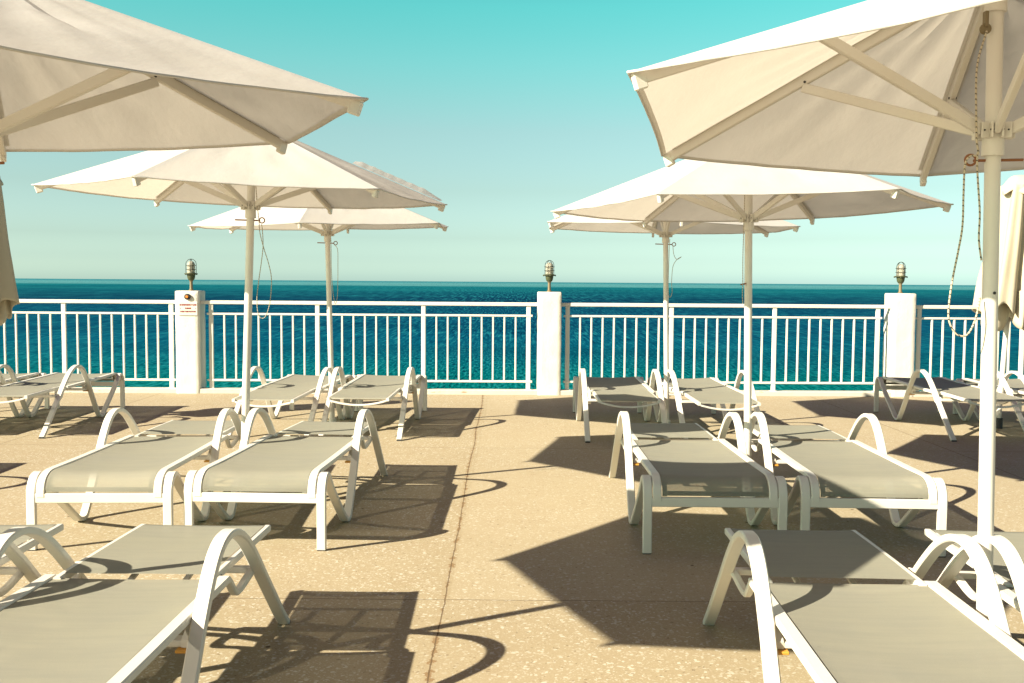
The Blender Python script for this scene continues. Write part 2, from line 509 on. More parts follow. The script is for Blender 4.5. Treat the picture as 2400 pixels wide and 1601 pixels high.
SL = .02                                   # the terrace edge runs a touch skew to the picture
ARZ = math.atan(SL)
def edge(x, dy=0.0): return (x, 12.27 + SL * x + dy)
mb = MB()
mb.box((0, 0, .027), (60, .16, .062), .006, Matrix.Rotation(ARZ, 3, 'Z'))
kerb = mb.build('kerb', M['kerb'], smooth=0)
kerb.location = (0, 12.27 + .08, 0)
tag(kerb, kind='structure', label='low white kerb along the terrace edge')

# ------------------------------------------------------------------ pillars
PILLARS = [(-3.982, 1.262, 'white plastered pillar with an emergency notice and button on its face'),
           (.464, 1.278, 'white plastered pillar in the middle of the view, lamp on top, bare front'),
           (4.872, 1.29, 'white plastered pillar on the right, beyond the lounger seen from its side')]
pil = []
for x, zt, lab in PILLARS:
    mb = MB(); n = 10
    # rough-cast box: subdivided faces pushed about a little
    hx = .143; d = .286
    def P(u, v, f):
        return f(u, v)
    def face(fn, nu, nv):
        base = len(mb.v)
        for j in range(nv + 1):
            for i in range(nu + 1):
                p = Vector(fn(i / nu, j / nv))
                k = noise.noise(Vector((p.x * 9 + x * 3, p.y * 9, p.z * 7))) * .004 + noise.noise(Vector((p.x * 3 + x, p.y * 3, p.z * 2.2))) * .004
                c = Vector((0, d / 2, p.z))
                dr = (p - c); dr.z = 0
                mb.v.append(tuple(p + dr.normalized() * k))
        for j in range(nv):
            for i in range(nu):
                a = base + j * (nu + 1) + i
                mb.f.append((a, a + 1, a + nu + 2, a + nu + 1))
    z0, z1 = .0, zt
    e = .008
    ring = [(-hx + e, 0), (hx - e, 0), (hx, e), (hx, d - e), (hx - e, d), (-hx + e, d), (-hx, d - e), (-hx, e)]
    for k in range(8):
        a, b_ = ring[k], ring[(k + 1) % 8]
        longside = k % 2 == 0
        face(lambda u, v, a=a, b_=b_: (a[0] + (b_[0] - a[0]) * u, a[1] + (b_[1] - a[1]) * u, z0 + (z1 - z0 - e) * v), 6 if longside else 1, 30)
    mb.add([(*p, z1 - e) for p in ring] + [(p[0] * .93, d / 2 + (p[1] - d / 2) * .93, z1) for p in ring],
           [(k, (k + 1) % 8, 8 + (k + 1) % 8, 8 + k) for k in range(8)] + [tuple(range(8, 16))])
    import bmesh
    o = mb.build('pillar', M['plaster'], smooth=40)
    bm = bmesh.new(); bm.from_mesh(o.data); bmesh.ops.remove_doubles(bm, verts=bm.verts, dist=.0015)
    bmesh.ops.recalc_face_normals(bm, faces=bm.faces); bm.to_mesh(o.data); bm.free()
    ex, ey = edge(x, -.004)
    o.location = (ex, ey, 0); o.rotation_euler = (0, 0, ARZ)
    tag(o, lab, 'pillar', 'pillars along the railing')
    pil.append(o)

# ------------------------------------------------------------------ caged lamps
def make_lamp():
    root = empty('bulkhead_lamp', (0, 0, 0))
    mb = MB()
    mb.lathe([(.03, 0), (.03, .012), (.021, .02), (.019, .03), (.018, .115), (.023, .12), (.026, .13)], seg=16)
    mb.build('stem', M['brass'], root)
    mb = MB()
    mb.lathe([(.024, .128), (.034, .134), (.044, .155), (.049, .185), (.05, .198), (.075, .204), (.08, .209), (.08, .215), (.052, .219), (.05, .222)], seg=24)
    for k in range(4):
        a = math.pi / 4 + k * math.pi / 2
        mb.lathe([(.007, .196), (.009, .198), (.009, .208), (.005, .21)], (.074 * math.cos(a), .074 * math.sin(a)), 8)
    mb.build('lamp_base', M['bronze'], root)
    mb = MB()
    mb.lathe([(.047, .22), (.048, .25), (.0475, .32)] + [(.0475 * math.cos(t), .32 + .0475 * math.sin(t)) for t in [k * math.pi / 2 / 8 for k in range(1, 8)]] + [(.002, .3675)], seg=24)
    mb.build('glass_jar', M['glass'], root)
    mb = MB()
    mb.lathe([(.016, .222), (.018, .25), (.012, .262), (.02, .285), (.023, .305), (.015, .328), (.003, .335)], seg=14)
    mb.build('bulb', M['white'], root)
    mb = MB()
    rc = .062
    for k in range(2):
        a = R(8) + k * math.pi / 2
        pts = [(-rc, .205), (-rc, .33)] + [(-rc * math.cos(t), .33 + rc * math.sin(t)) for t in [j * math.pi / 12 for j in range(1, 12)]] + [(rc, .33), (rc, .205)]
        mb.tube([(r_ * math.cos(a), r_ * math.sin(a), z) for r_, z in pts], .0038, 6)
    for z in (.265, .313):
        mb.tube([(rc * math.cos(t), rc * math.sin(t), z) for t in [j * 2 * math.pi / 28 for j in range(29)]], .0034, 6, False)
    mb.build('wire_cage', M['wire'], root)
    return root
lamp0 = make_lamp()
LAMPS = ['caged glass lamp on the pillar with the emergency notice', 'caged glass lamp on the middle pillar',
         'caged glass lamp on the right-hand pillar']
for i, (x, zt, _) in enumerate(PILLARS):
    o = lamp0 if i == 0 else copy_tree(lamp0)
    ex, ey = edge(x, .14)
    o.location = (ex + [.01, -.004, -.005][i], ey, zt - .001); o.rotation_euler = (0, 0, [0, .9, .45][i])
    tag(o, LAMPS[i], 'lamp', 'caged lamps on the pillars')

# notice and button on the first pillar
root = empty('notice_sign', (edge(-3.966)[0], edge(-3.966)[1] - .0085, 1.045), ARZ)
tag(root, 'white emergency notice with red lettering screwed to the pillar', 'sign')
mb = MB(); mb.box((0, 0, 0), (.228, .012, .166), .002); mb.build('board', M['white'], root)
def text_mesh(txt, size, mat, parent, loc, width):
    cu = bpy.data.curves.new('lettering', 'FONT')
    cu.body = txt; cu.size = size; cu.align_x = 'CENTER'; cu.align_y = 'CENTER'; cu.extrude = .0006; cu.offset = .0014
    tmp = bpy.data.objects.new('tmp', cu)
    me = bpy.data.meshes.new_from_object(tmp)
    bpy.data.objects.remove(tmp); bpy.data.curves.remove(cu)
    xs = [v_.co.x for v_ in me.vertices]; s_ = width / (max(xs) - min(xs))
    for v_ in me.vertices: v_.co = (v_.co.x * s_, -v_.co.z, v_.co.y)
    me.materials.append(mat); me.name = 'lettering'
    o = bpy.data.objects.new('lettering', me); col.objects.link(o); o.parent = parent; o.location = loc
    return o
text_mesh('IN EMERGENCY CASE', .024, M['red'], root, (0, -.0072, .045), .204)
text_mesh('PLEASE', .024, M['red'], root, (0, -.0072, .003), .074)
text_mesh('PUSH THE BUTTON', .024, M['red'], root, (0, -.0072, -.037), .186)
for sx in (-1, 1):
    mb = MB(); mb.box((sx * .093, -.0075, .004), (.008, .004, .008), .001); mb.build('screw', M['black'], root)
root = empty('emergency_button', (edge(-3.971)[0], edge(-3.971)[1] - .004, 1.19), ARZ)
tag(root, 'round black button with an orange centre above the notice', 'button')
RX = Matrix.Rotation(R(90), 3, 'X')
def disc(mb, prof, seg=24):
    t = MB(); t.lathe(prof, seg=seg)
    mb.add([RX @ Vector(p) for p in t.v], t.f)
mb = MB(); disc(mb, [(.038, -.004), (.038, .022), (.034, .028), (.022, .03), (.021, .027)]); mb.build('button_housing', M['black'], root)
mb = MB(); disc(mb, [(.0165, .01), (.0165, .034), (.014, .038), (.007, .0395)]); mb.build('push_knob', M['orange'], root)

# ------------------------------------------------------------------ railing sections
def railing(x0, x1, posts, label, nodes=None):
    xm = (x0 + x1) / 2
    ex, ey = edge(xm, .09)
    root = empty('railing', (ex, ey, 0), ARZ)
    tag(root, label, 'railing', 'white railings along the terrace edge')
    L = x1 - x0
    mb = MB(); mb.box((0, 0, 1.122), (L, .052, .045), .005); mb.build('handrail', M['rail'], root)
    pi = posts
    a, b_ = pi[0] - xm, pi[-1] - xm
    ext0 = -L / 2 if nodes == 'open_left' else a - .05
    ext1 = L / 2 if nodes == 'open_right' else b_ + .05
    for z, nm in ((.980, 'middle_rail'), (.160, 'bottom_rail')):
        mb = MB(); mb.box(((ext0 + ext1) / 2, -.001, z), (ext1 - ext0, .034, .025), .003); mb.build(nm, M['rail'], root)
    for p in pi:
        mb = MB(); mb.box((p - xm, .0, (.05 + 1.0985) / 2), (.052, .030, 1.0485), .004)
        mb.box((p - xm, 0, .058), (.085, .06, .008), .002)
        mb.build('post', M['rail'], root)
    allp = list(pi)
    if nodes == 'open_left': allp = [pi[0] - 1.312] + allp
    if nodes == 'open_right': allp = allp + [pi[-1] + 1.312]
    for i in range(len(allp) - 1):
        m_ = (allp[i] + allp[i + 1]) / 2 - xm
        for k in range(8):
            bx = m_ + (k - 3.5) * .1405
            if bx < -L / 2 + .01 or bx > L / 2 - .01: continue
            mb = MB(); mb.box((bx, 0, .570), (.020, .024, .795), .002, Matrix.Rotation(random.uniform(-.002, .002), 3, 'Y'))
            mb.build('baluster', M['rail'], root)
PW = .143
railing(-7.7, -3.982 - PW + .004, [-6.83, -5.519, -4.207], 'white bar railing left of the pillar with the notice', 'open_left')
railing(-3.982 + PW - .004, .464 - PW + .004, [-3.717, -2.408, -1.099, .204], 'long white bar railing between the notice pillar and the middle pillar')
railing(.464 + PW - .004, 4.872 - PW + .004, [.689, 1.985, 3.277, 4.575], 'long white bar railing between the middle and the right pillar')
railing(4.872 + PW - .004, 8.0, [5.095, 6.405], 'white bar railing right of the last pillar, behind the closed parasol', 'open_right')

# ------------------------------------------------------------------ sun lounger
W2 = .371
def make_lounger():
    root = empty('sun_lounger', (0, 0, 0))
    uo = W2 - .0235
    prof = [(.013, .006), (.013, .15), (.013, .27), (.020, .325), (.047, .367), (.085, .384), (.122, .374), (.155, .344), (.215, .29), (.34, .198), (.46, .115), (.575, .038), (.612, .020), (.650, .0135),
            (.685, .020), (.715, .048), (.78, .125), (.87, .25), (.955, .372), (1.05, .486), (1.13, .546), (1.215, .568), (1.31, .557), (1.42, .508), (1.54, .418),
            (1.66, .312), (1.80, .19), (1.92, .085), (2.02, .006)]
    for s_ in (-1, 1):
        mb = MB()
        mb.sweep(catmull([(s_ * uo, v_, z) for v_, z in prof], 5), (1, 0, 0), .047, .025, .0045)
        # bracket plate tying the side bar to the seat rail
        for (a0, a1, b0, b1) in ((.925, .985, .318, .346),):
            pl = [(s_ * (uo - .020), a0, b0), (s_ * (uo - .020), a1, b1 + .012), (s_ * .300, a1 + .004, b1 + .004), (s_ * .300, a0 + .004, b0)]
            vs_l = [Vector(p) + Vector((0, 0, dz)) for dz in (-.012, .010) for p in pl]
            mb.add(vs_l, [(0, 1, 2, 3), (7, 6, 5, 4), (0, 4, 5, 1), (1, 5, 6, 2), (2, 6, 7, 3), (3, 7, 4, 0)])
        mb.build('side_frame', M['white'], root)
    # seat frame: two rails that roll over the foot end into the crossbar
    mb = MB()
    ui = .2985
    rp = [(.013, .278), (.016, .320), (.034, .358), (.070, .381), (.115, .391), (.20, .391), (.5, .386), (.9, .382), (1.25, .379), (1.372, .378)]
    for s_ in (-1, 1):
        mb.sweep(catmull([(s_ * ui, v_, z) for v_, z in rp], 5), (1, 0, 0), .044, .025, .0045)
        nt_ = [(.294, 1.366, .374), (.294, 1.41, .368), (.295, 1.445, .340), (.297, 1.485, .300), (.299, 1.52, .290), (.305, 1.57, .300), (.318, 1.62, .326), (.334, 1.655, .345)]
        mb.sweep(catmull([(s_ * a, b_, c_) for a, b_, c_ in nt_], 4), (1, 0, 0), .028, .022, .005)
    mb.build('seat_frame', M['white'], root)
    mb = MB()
    mb.box((0, .0135, .273), (2 * (W2 - .040), .021, .05), .003)
    mb.build('foot_crossbar', M['white'], root)
    mb = MB(); mb.box((0, .955, .316), (2 * (W2 - .046), .05, .020), .003); mb.build('under_crossbar', M['white'], root)
    for s_ in (-1, 1):
        mb = MB(); mb.box((s_ * .312, .925, .299), (.05, .03, .010), .002); mb.build('stop_pad', M['ochre'], root)
    mb = MB(); mb.box((0, 1.655, .330), (2 * (W2 - .046), .034, .022), .003); mb.build('rear_crossbar', M['white'], root)
    for s_ in (-1, 1):
        for (bu, bv, bz) in ((W2 - .047 - .0008, 1.655, .345), (.2735, 1.42, .374)):
            mb = MB(); mb.box((s_ * bu, bv, bz), (.004, .012, .012), .0015); mb.build('bolt', M['black'], root)
    # feet
    for s_ in (-1, 1):
        mb = MB(); mb.box((s_ * uo, .013, .005), (.043, .022, .010)); mb.build('foot_pad', M['black'], root)
        mb = MB(); mb.box((s_ * uo, 2.022, .005), (.043, .030, .010)); mb.build('foot_pad', M['black'], root)
    # seat sling
    def strip(path, hw, sag, a_, b_, u0=-1, u1=1, nu=10, thick=.0022):
        mb = MB(); n = len(path)
        for side in (0, 1):
            for i, (v_, z) in enumerate(path):
                for k in range(nu + 1):
                    u = u0 + (u1 - u0) * k / nu
                    tang = Vector((0, path[min(i + 1, n - 1)][0] - path[max(i - 1, 0)][0], path[min(i + 1, n - 1)][1] - path[max(i - 1, 0)][1])).normalized()
                    nr = Vector((0, -tang.z, tang.y))
                    dp = -sag * (1 - u * u) * min(1, i / 4, (n - 1 - i) / 4 + .35)
                    wv_ = noise.noise(Vector((u * 1.5 + a_, v_ * 3.0, b_))) * .0015
                    p = Vector((u * hw, v_, z)) + nr * (dp + wv_ + (thick if side == 0 else 0))
                    mb.v.append(tuple(p))
        m_ = nu + 1; off = n * m_
        for i in range(n - 1):
            for k in range(nu):
                q = (i * m_ + k, i * m_ + k + 1, (i + 1) * m_ + k + 1, (i + 1) * m_ + k)
                mb.f.append(q)
        mb.v = mb.v[:off]
        return mb
    sp_ = [(p[1], p[2]) for p in catmull([(0, v_, z) for v_, z in [(.010, .306), (.013, .330), (.034, .366), (.070, .389), (.115, .398), (.20, .397), (.35, .393), (.5, .391), (.7, .388), (.9, .386), (1.1, .384), (1.25, .383), (1.352, .382)]], 3)]
    seat = strip(sp_, .2735, .010, 0, 0).build('seat_sling', M['sling'], root, smooth=60, fix=False)
    # doubled hems along the edges of the mesh
    def hems(path, hw, sag, parent):
        mb = MB()
        for u0, u1 in ((-1, -.905), (.905, 1)):
            t = strip(path, hw, sag, 0, 0, u0, u1, 2)
            mb.add([Vector(p) - Vector((0, 0, .0035)) for p in t.v], t.f)
        mb.build('hem', M['slinghem'], parent, smooth=60, fix=False)
    hems(sp_, .2735, .010, seat)
    mb = MB()
    for sgn in (0,):
        t = strip(sp_[:4], .2735, .010, 0, 0, -.90, .90, 8)
        mb.add([Vector(p) + Vector((0, .0035, -.001)) for p in t.v], t.f)
    mb.build('end_hem', M['slinghem'], seat, smooth=60, fix=False)
    # backrest, lying flat
    mb = MB()
    bp = [(1.335, .378), (1.40, .379), (1.7, .376), (2.0, .371), (2.115, .369)]
    for s_ in (-1, 1):
        mb.sweep(catmull([(s_ * .259, v_, z) for v_, z in bp], 3), (1, 0, 0), .026, .028, .004)
    bow = [(-.252, 2.095, .362)] + [(u * .25, 2.103, .358 - .040 * (1 - u * u)) for u in (-.95, -.8, -.6, -.3, 0, .3, .6, .8, .95)] + [(.252, 2.095, .362)]
    mb.sweep(catmull(bow, 3), (0, 1, 0), .024, .016, .003)
    bow2 = [(u * .25, 1.385, .366 - .028 * (1 - u * u)) for u in (-1, -.8, -.6, -.3, 0, .3, .6, .8, 1)]
    mb.sweep(catmull(bow2, 3), (0, 1, 0), .024, .014, .003)
    # prop frame hinged under the back
    for s_ in (-1, 1):
        mb.sweep([(s_ * .10, 1.88, .358), (s_ * .10, 1.70, .338), (s_ * .10, 1.52, .305)], (1, 0, 0), .022, .012, .002)
    mb.box((0, 1.52, .305), (.222, .016, .016), .002)
    mb.box((0, 1.88, .359), (.50, .02, .016), .002)
    back = mb.build('backrest', M['white'], root)
    bs = [(v_, z + .0135) for v_, z in [(1.374, .3785), (1.45, .378), (1.6, .377), (1.75, .3755), (1.9, .373), (2.0, .371), (2.08, .3695), (2.104, .368), (2.110, .358)]]
    sl = strip(bs, .250, .006, 3, 1).build('back_sling', M['sling'], back, smooth=60, fix=False)
    hems_p = MB()
    for u0, u1 in ((-1, -.905), (.905, 1)):
        t = strip(bs, .250, .006, 3, 1, u0, u1, 2)
        hems_p.add([Vector(p) - Vector((0, 0, .0035)) for p in t.v], t.f)
    return root

lounger0 = make_lounger()
G = 'white sun loungers set out in pairs'
PI_ = math.pi
LOUNGERS = [
 (-2.118, 5.06, 2.0, 'left lounger of the second-row pair on the left, between its twin and the left edge'),
 (-1.328, 5.094, -1.9, 'second-row lounger left of the aisle, its whole shadow lying on sunny floor to the right'),
 (1.053, 5.061, -.6, 'white lounger in the right second row whose whole foot end lies in dark parasol shade'),
 (1.87, 5.06, -2.5, 'right second-row lounger with a slanting shade edge cutting the sling at its foot end'),
 (-1.285, 1.977, -.4, 'large nearest lounger at bottom left with curved arch shadows on its back'),
 (-2.06, 1.93, 1.5, 'nearest-row lounger cut off by the left edge, only backrest tip and arm seen'),
 (1.086, 1.986, -2.2, 'large nearest lounger at bottom right with half of its backrest in shade'),
 (1.861, 1.954, -3.5, 'lounger cut off by the right edge in the nearest row, behind the thick parasol pole'),
 (-2.016, 10.644, 180 - 3.5, 'far lounger by the railing, partly behind the left second-row parasol pole'),
 (-1.282, 10.698, 180 - 1.4, 'far lounger by the railing left of the aisle, its shadow spilling into the aisle'),
 (1.031, 10.666, 180 - .4, 'far lounger by the railing, first one to the right of the middle pillar'),
 (1.819, 10.612, 180 + 1.4, 'far lounger by the railing partly behind the right second-row parasol pole'),
 (4.351, 10.875, 180 - 1.0, 'far lounger before the right pillar, seen from its side, upper sling dark in shade'),
 (5.16, 10.75, 180 + .5, 'far lounger at the right edge beneath the closed parasol'),
 (-4.54, 10.67, 180 + 2.1, 'far lounger left of the notice pillar, seen from its side in front of the railing'),
 (-5.33, 10.62, 180 + 1.5, 'far lounger cut off by the left edge, only its foot end and one arm seen'),
 (-4.53, 5.05, 0.0, 'second-row lounger just beyond the left edge, only its shadow corner seen'),
]
for i, (x, y, a, lab) in enumerate(LOUNGERS):
    o = lounger0 if i == 0 else copy_tree(lounger0)
    o.location = (x, y, 0); o.rotation_euler = (0, 0, R(a))
    for ch in o.children:                      # no two backrests lie at quite the same angle
        if ch.name.startswith('backrest'):
            an = R([0, -.5, .3, -.2, 0, .6, -.3, .4, -.6, .3, .5, -.3, .2, -.5, .4, -.2, 0][i])
            ch.rotation_euler = (an, 0, 0)
            ch.location = Vector((0, 1.34, .378)) - Matrix.Rotation(an, 3, 'X') @ Vector((0, 1.34, .378))
    tag(o, lab, 'sun lounger', G)

# ------------------------------------------------------------------ parasols
ROPE = {
'1R': [[(-0.05, -0.045, 2.20), (-0.074, -0.045, 2.111), (-0.078, -0.045, 2.031), (-0.072, -0.045, 1.897), (-0.07, -0.045, 1.857), (-0.064, -0.045, 1.814), (-0.088, -0.045, 1.809), (-0.104, -0.045, 1.783), (-0.106, -0.045, 1.696), (-0.106, -0.045, 1.588), (-0.117, -0.045, 1.506), (-0.131, -0.045, 1.424), (-0.14, -0.045, 1.343), (-0.139, -0.045, 1.288), (-0.118, -0.045, 1.247), (-0.09, -0.045, 1.236), (-0.069, -0.045, 1.254), (-0.049, -0.04, 1.302), (-.03, -.02, 1.36)],
       [(-.066, -.045, 1.82), (-0.066, -0.045, 1.784), (-0.061, -0.045, 1.723), (-0.052, -0.045, 1.629), (-0.045, -0.03, 1.547), (-.03, -.02, 1.48)]],
'2L': [[(.022, -.04, 2.25), (0.04, -0.045, 1.982), (0.047, -0.045, 1.875), (0.057, -0.045, 1.767), (0.062, -0.045, 1.7), (0.083, -0.045, 1.612), (0.117, -0.045, 1.499), (0.133, -0.045, 1.404), (0.124, -0.045, 1.269), (0.099, -0.045, 1.179), (0.071, -0.045, 1.157), (0.047, -0.045, 1.187), (0.04, -0.045, 1.282), (0.052, -0.047, 1.39), (0.069, -0.05, 1.498), (0.083, -0.052, 1.612), (0.078, -0.045, 1.714), (0.073, -0.045, 1.754)]],
'3L': [[(.03, -.04, 2.2), (0.042, -0.045, 1.85), (0.046, -0.045, 1.71), (0.049, -0.045, 1.47), (0.064, -0.045, 1.27), (0.084, -0.045, 1.182), (0.104, -0.045, 1.271), (0.109, -0.045, 1.551), (0.106, -0.045, 1.691), (0.078, -0.045, 1.734)]],
'3R': [[(0.066, -0.045, 1.753), (0.076, -0.045, 1.669), (0.105, -0.045, 1.622), (0.148, -0.045, 1.646), (0.105, -0.047, 1.618), (0.07, -0.045, 1.553), (0.06, -0.045, 1.413), (0.066, -0.045, 1.313), (0.046, -0.045, 1.265), (0.029, -0.045, 1.333), (0.032, -0.045, 1.653), (0.037, -0.045, 1.813)]],
'2R': [[(-.035, -.045, 2.2), (-0.037, -0.045, 1.795), (-0.039, -0.045, 1.576), (-0.036, -0.045, 1.399), (-0.037, -0.045, 1.33), (-0.033, -0.045, 1.27)]],
'1L': [[(-.03, -.045, 2.2), (-.05, -.045, 1.8), (-.06, -.045, 1.4), (-.04, -.045, 1.2)]],
}
RAD = 1.274
def make_parasol(key, x, y, zt, ang, tx, ty, lean, label, rise=.47, flap=False):
    """lean: sideways offset of the pole per metre of height, hinged where the canopy sits"""
    zc = zt + .1
    bx = -lean * zc                                    # base offset so that the pole meets the canopy centre
    root = empty('parasol', (x - lean * zc, y, 0))
    tag(root, label, 'parasol', 'open white parasols between the loungers')
    def at(z): return Vector((lean * z, 0, z))         # point on the pole axis, local
    C = at(zc); C.z = 0
    apex = Vector((C.x, C.y, zt + rise))
    tips = []
    for k in range(6):
        a = ang + k * math.pi / 3
        dx, dy = RAD * math.cos(a), RAD * math.sin(a)
        tips.append(Vector((C.x + dx, C.y + dy, zt + tx * dx + ty * dy)))
    # pole
    mb = MB()
    mb.tube([at(-.02), at(.5), at(1.0), at(1.5), at(zt + rise - .02)], .0245, 20)
    pole = mb.build('pole', M['pole'], root, smooth=50)
    mb = MB(); mb.lathe([(.05, .002), (.05, .008), (.034, .012), (.034, .09), (.031, .094)], (0, 0), 18); mb.build('ground_socket', M['pole'], root)
    # runner hub
    zr = zt - .145
    hc = at(zr + .035)
    mb = MB()
    mb.lathe([(.0248, zr), (.033, zr), (.034, zr + .005), (.033, zr + .055), (.038, zr + .07), (.03, zr + .075), (.0248, zr + .078)], (hc.x, 0), 20, False)
    for k in range(6):
        a = ang + k * math.pi / 3
        Mz = Matrix.Rotation(a, 3, 'Z')
        for s_ in (-1, 1):
            mb.box(Vector((hc.x, 0, zr + .078)) + Mz @ Vector((.044, s_ * .0155, 0)), (.034, .006, .05), .0015, Mz)
    hub = mb.build('runner_hub', M['pole'], root)
    mb = MB()
    for k in range(6):
        a = ang + k * math.pi / 3
        Mz = Matrix.Rotation(a, 3, 'Z')
        p0 = Vector((hc.x, 0, zr + .078)) + Mz @ Vector((.052, -.021, 0)); p1 = Vector((hc.x, 0, zr + .078)) + Mz @ Vector((.052, .021, 0))
        mb.tube([p0, p1], .003, 6)
    mb.build('hinge_pins', M['black'], hub)
    # crown hub
    cz = zt + rise - .16
    cc = at(cz)
    mb = MB()
    mb.lathe([(.0248, cz), (.033, cz), (.034, cz + .004), (.034, cz + .09), (.040, cz + .1), (.04, cz + .125), (.012, cz + .13)], (cc.x, 0), 20, False)
    mb.build('crown_hub', M['pole'], root)
    # ribs and struts
    for k in range(6):
        a = ang + k * math.pi / 3
        T = tips[k]; Rd = Vector((math.cos(a), math.sin(a), 0)); Lt = Vector((-math.sin(a), math.cos(a), 0))
        r0 = Vector((cc.x, 0, 0)) + Rd * .036 + Vector((0, 0, zt + rise - .028 - .036 * rise / RAD))
        r1 = T + (apex - T).normalized() * .02 + Vector((0, 0, -.026))
        mb = MB(); mb.sweep([r0, r0.lerp(r1, .5), r1], Lt, .021, .038, .003)
        rib = mb.build('rib', M['pole'], root)
        dirn = (r1 - r0).normalized()
        mb = MB()
        mb.box(r1 - dirn * .020 + Vector((0, 0, -.012)), (.038, .024, .044), .004, Matrix((dirn, Lt, dirn.cross(Lt))).transposed())
        mb.build('end_cap', M['white'], rib)
        pv = r0.lerp(r1, .50)
        mb = MB(); mb.tube([pv - Lt * .0145 + Vector((0, 0, -.012)), pv + Lt * .0145 + Vector((0, 0, -.012))], .0045, 8); mb.build('bolt', M['black'], rib)
        s0 = Vector((hc.x, 0, zr + .082)) + Rd * .050
        s1 = pv + Vector((0, 0, -.034))
        mb = MB(); mb.sweep([s0, s0.lerp(s1, .5), s1 + (s1 - s0).normalized() * .012], Lt, .019, .034, .003)
        mb.build('strut', M['pole'], root)
    # canopy
    ns, nw = 22, 16
    mb = MB()
    seed = hash(key) % 97 if False else sum(ord(c_) for c_ in key) * 1.7
    for k in range(6):
        T0, T1 = tips[k], tips[(k + 1) % 6]
        base = len(mb.v)
        for i in range(ns + 1):
            s_ = .02 + .98 * i / ns
            for j in range(nw + 1):
                w_ = j / nw
                q = 4 * w_ * (1 - w_)
                e_ = T0.lerp(T1, w_)
                p = apex.lerp(e_, s_ * (1 - .014 * q * s_))
                sag = -.020 * q * math.sin(min(1, s_) * math.pi * .55)
                pn = Vector((p.x * 2.6 + seed, p.y * 2.6, k * 3.1))
                wr = (noise.noise(pn) * .011 + noise.noise(pn * 2.7) * .005) * min(1, .35 + (1 - s_) * 4)
                # radiating gathers near the crown and tension creases near the hem corners
                wr += .0035 * math.sin(w_ * math.pi * 9 + k) * (1 - s_) * s_ * 3
                wr += .010 * noise.noise(Vector((w_ * 11 + k * 7 + seed, s_ * 1.6, 2.0))) * s_ * (1.12 - s_) * 2.2
                p = p + Vector((0, 0, sag + wr * q ** .5))
                mb.v.append(tuple(p))
        m_ = nw + 1
        for i in range(ns):
            for j in range(nw):
                a_ = base + i * m_ + j
                mb.f.append((a_, a_ + m_, a_ + m_ + 1, a_ + 1))
    can = mb.build('canopy', M['canopy'], root, smooth=14, fix=False)
    bm = bmesh.new(); bm.from_mesh(can.data)
    bmesh.ops.remove_doubles(bm, verts=bm.verts, dist=.0006)
    rim = [e_ for e_ in bm.edges if e_.is_boundary and (e_.verts[0].co - apex).length > .3]
    loop = {}
    for e_ in rim:
        for v_ in e_.verts: loop.setdefault(v_.index, []).append(e_)
    # ordered rim for the hem cord
    cur = rim[0].verts[0]; start = cur; used = set(); path = [cur.co.copy()]
    while True:
        nxt = [e_ for e_ in loop[cur.index] if e_.index not in used]
        if not nxt: break
        e_ = nxt[0]; used.add(e_.index); cur = e_.other_vert(cur); path.append(cur.co.copy())
        if cur == start: break
    bm.to_mesh(can.data); bm.free()
    can.data.polygons.foreach_set('use_smooth', [True] * len(can.data.polygons)); can.data.set_sharp_from_angle(angle=R(14))
    mb = MB(); mb.tube(path, .0042, 6, False); mb.build('hem', M['canopy'], can, smooth=60)
    # doubled cloth: hem band and rib pockets under the canopy
    mb = MB()
    for k in range(6):
        T0, T1 = tips[k], tips[(k + 1) % 6]
        def P_(s_, w_):
            q = 4 * w_ * (1 - w_)
            p = apex.lerp(T0.lerp(T1, w_), s_ * (1 - .014 * q * s_))
            pn = Vector((p.x * 2.6 + seed, p.y * 2.6, k * 3.1))
            wr = (noise.noise(pn) * .011 + noise.noise(pn * 2.7) * .005) * min(1, .35 + (1 - s_) * 4)
            wr += .0035 * math.sin(w_ * math.pi * 9 + k) * (1 - s_) * s_ * 3 + .010 * noise.noise(Vector((w_ * 11 + k * 7 + seed, s_ * 1.6, 2.0))) * s_ * (1.12 - s_) * 2.2
            return p + Vector((0, 0, -.020 * q * math.sin(min(1, s_) * math.pi * .55) + wr * q ** .5 - .0035))
        b0 = len(mb.v)
        for j in range(nw + 1):
            mb.v += [tuple(P_(.983, j / nw)), tuple(P_(.999, j / nw))]
        for j in range(nw):
            a_ = b0 + 2 * j; mb.f.append((a_, a_ + 1, a_ + 3, a_ + 2))
        for side_ in (0, 1):
            b0 = len(mb.v); n_ = 14
            for i in range(n_ + 1):
                s_ = .06 + .90 * i / n_
                wd = min(.5, .032 / (RAD * s_))
                for w_ in (0, wd):
                    mb.v.append(tuple(P_(s_, w_ if side_ == 0 else 1 - w_)))
            for i in range(n_):
                a_ = b0 + 2 * i; mb.f.append((a_, a_ + 1, a_ + 3, a_ + 2))
    mb.build('seam_tape', M['canopy'], can, smooth=60, fix=False)
    # crown cap
    mb = MB(); mb.lathe([(.075, zt + rise - .022), (.05, zt + rise - .002), (.03, zt + rise + .012), (.02, zt + rise + .03), (.004, zt + rise + .04)], (apex.x, apex.y), 14, False)
    mb.build('crown_cap', M['canopy'], can)
    if flap:      # ruffled closing strap lying on the right rib
        T = tips[0]; mb = MB(); n = 40
        for i in range(n + 1):
            s_ = .50 + .46 * i / n
            p = apex.lerp(T, s_)
            hgt = .036 + .007 * noise.noise(Vector((i * .4, 1, 1)))
            if i > n - 8: hgt *= (n - i) / 8 * .7 + .3
            if i < 3: hgt *= .6 + i * .13
            off = .004 * noise.noise(Vector((i * .7, 5, 1)))
            mb.v += [tuple(p + Vector((0, off * .3, .004))), tuple(p + Vector((.01, .02 + off, hgt * .6))), tuple(p + Vector((.015, .035 - off, hgt)))]
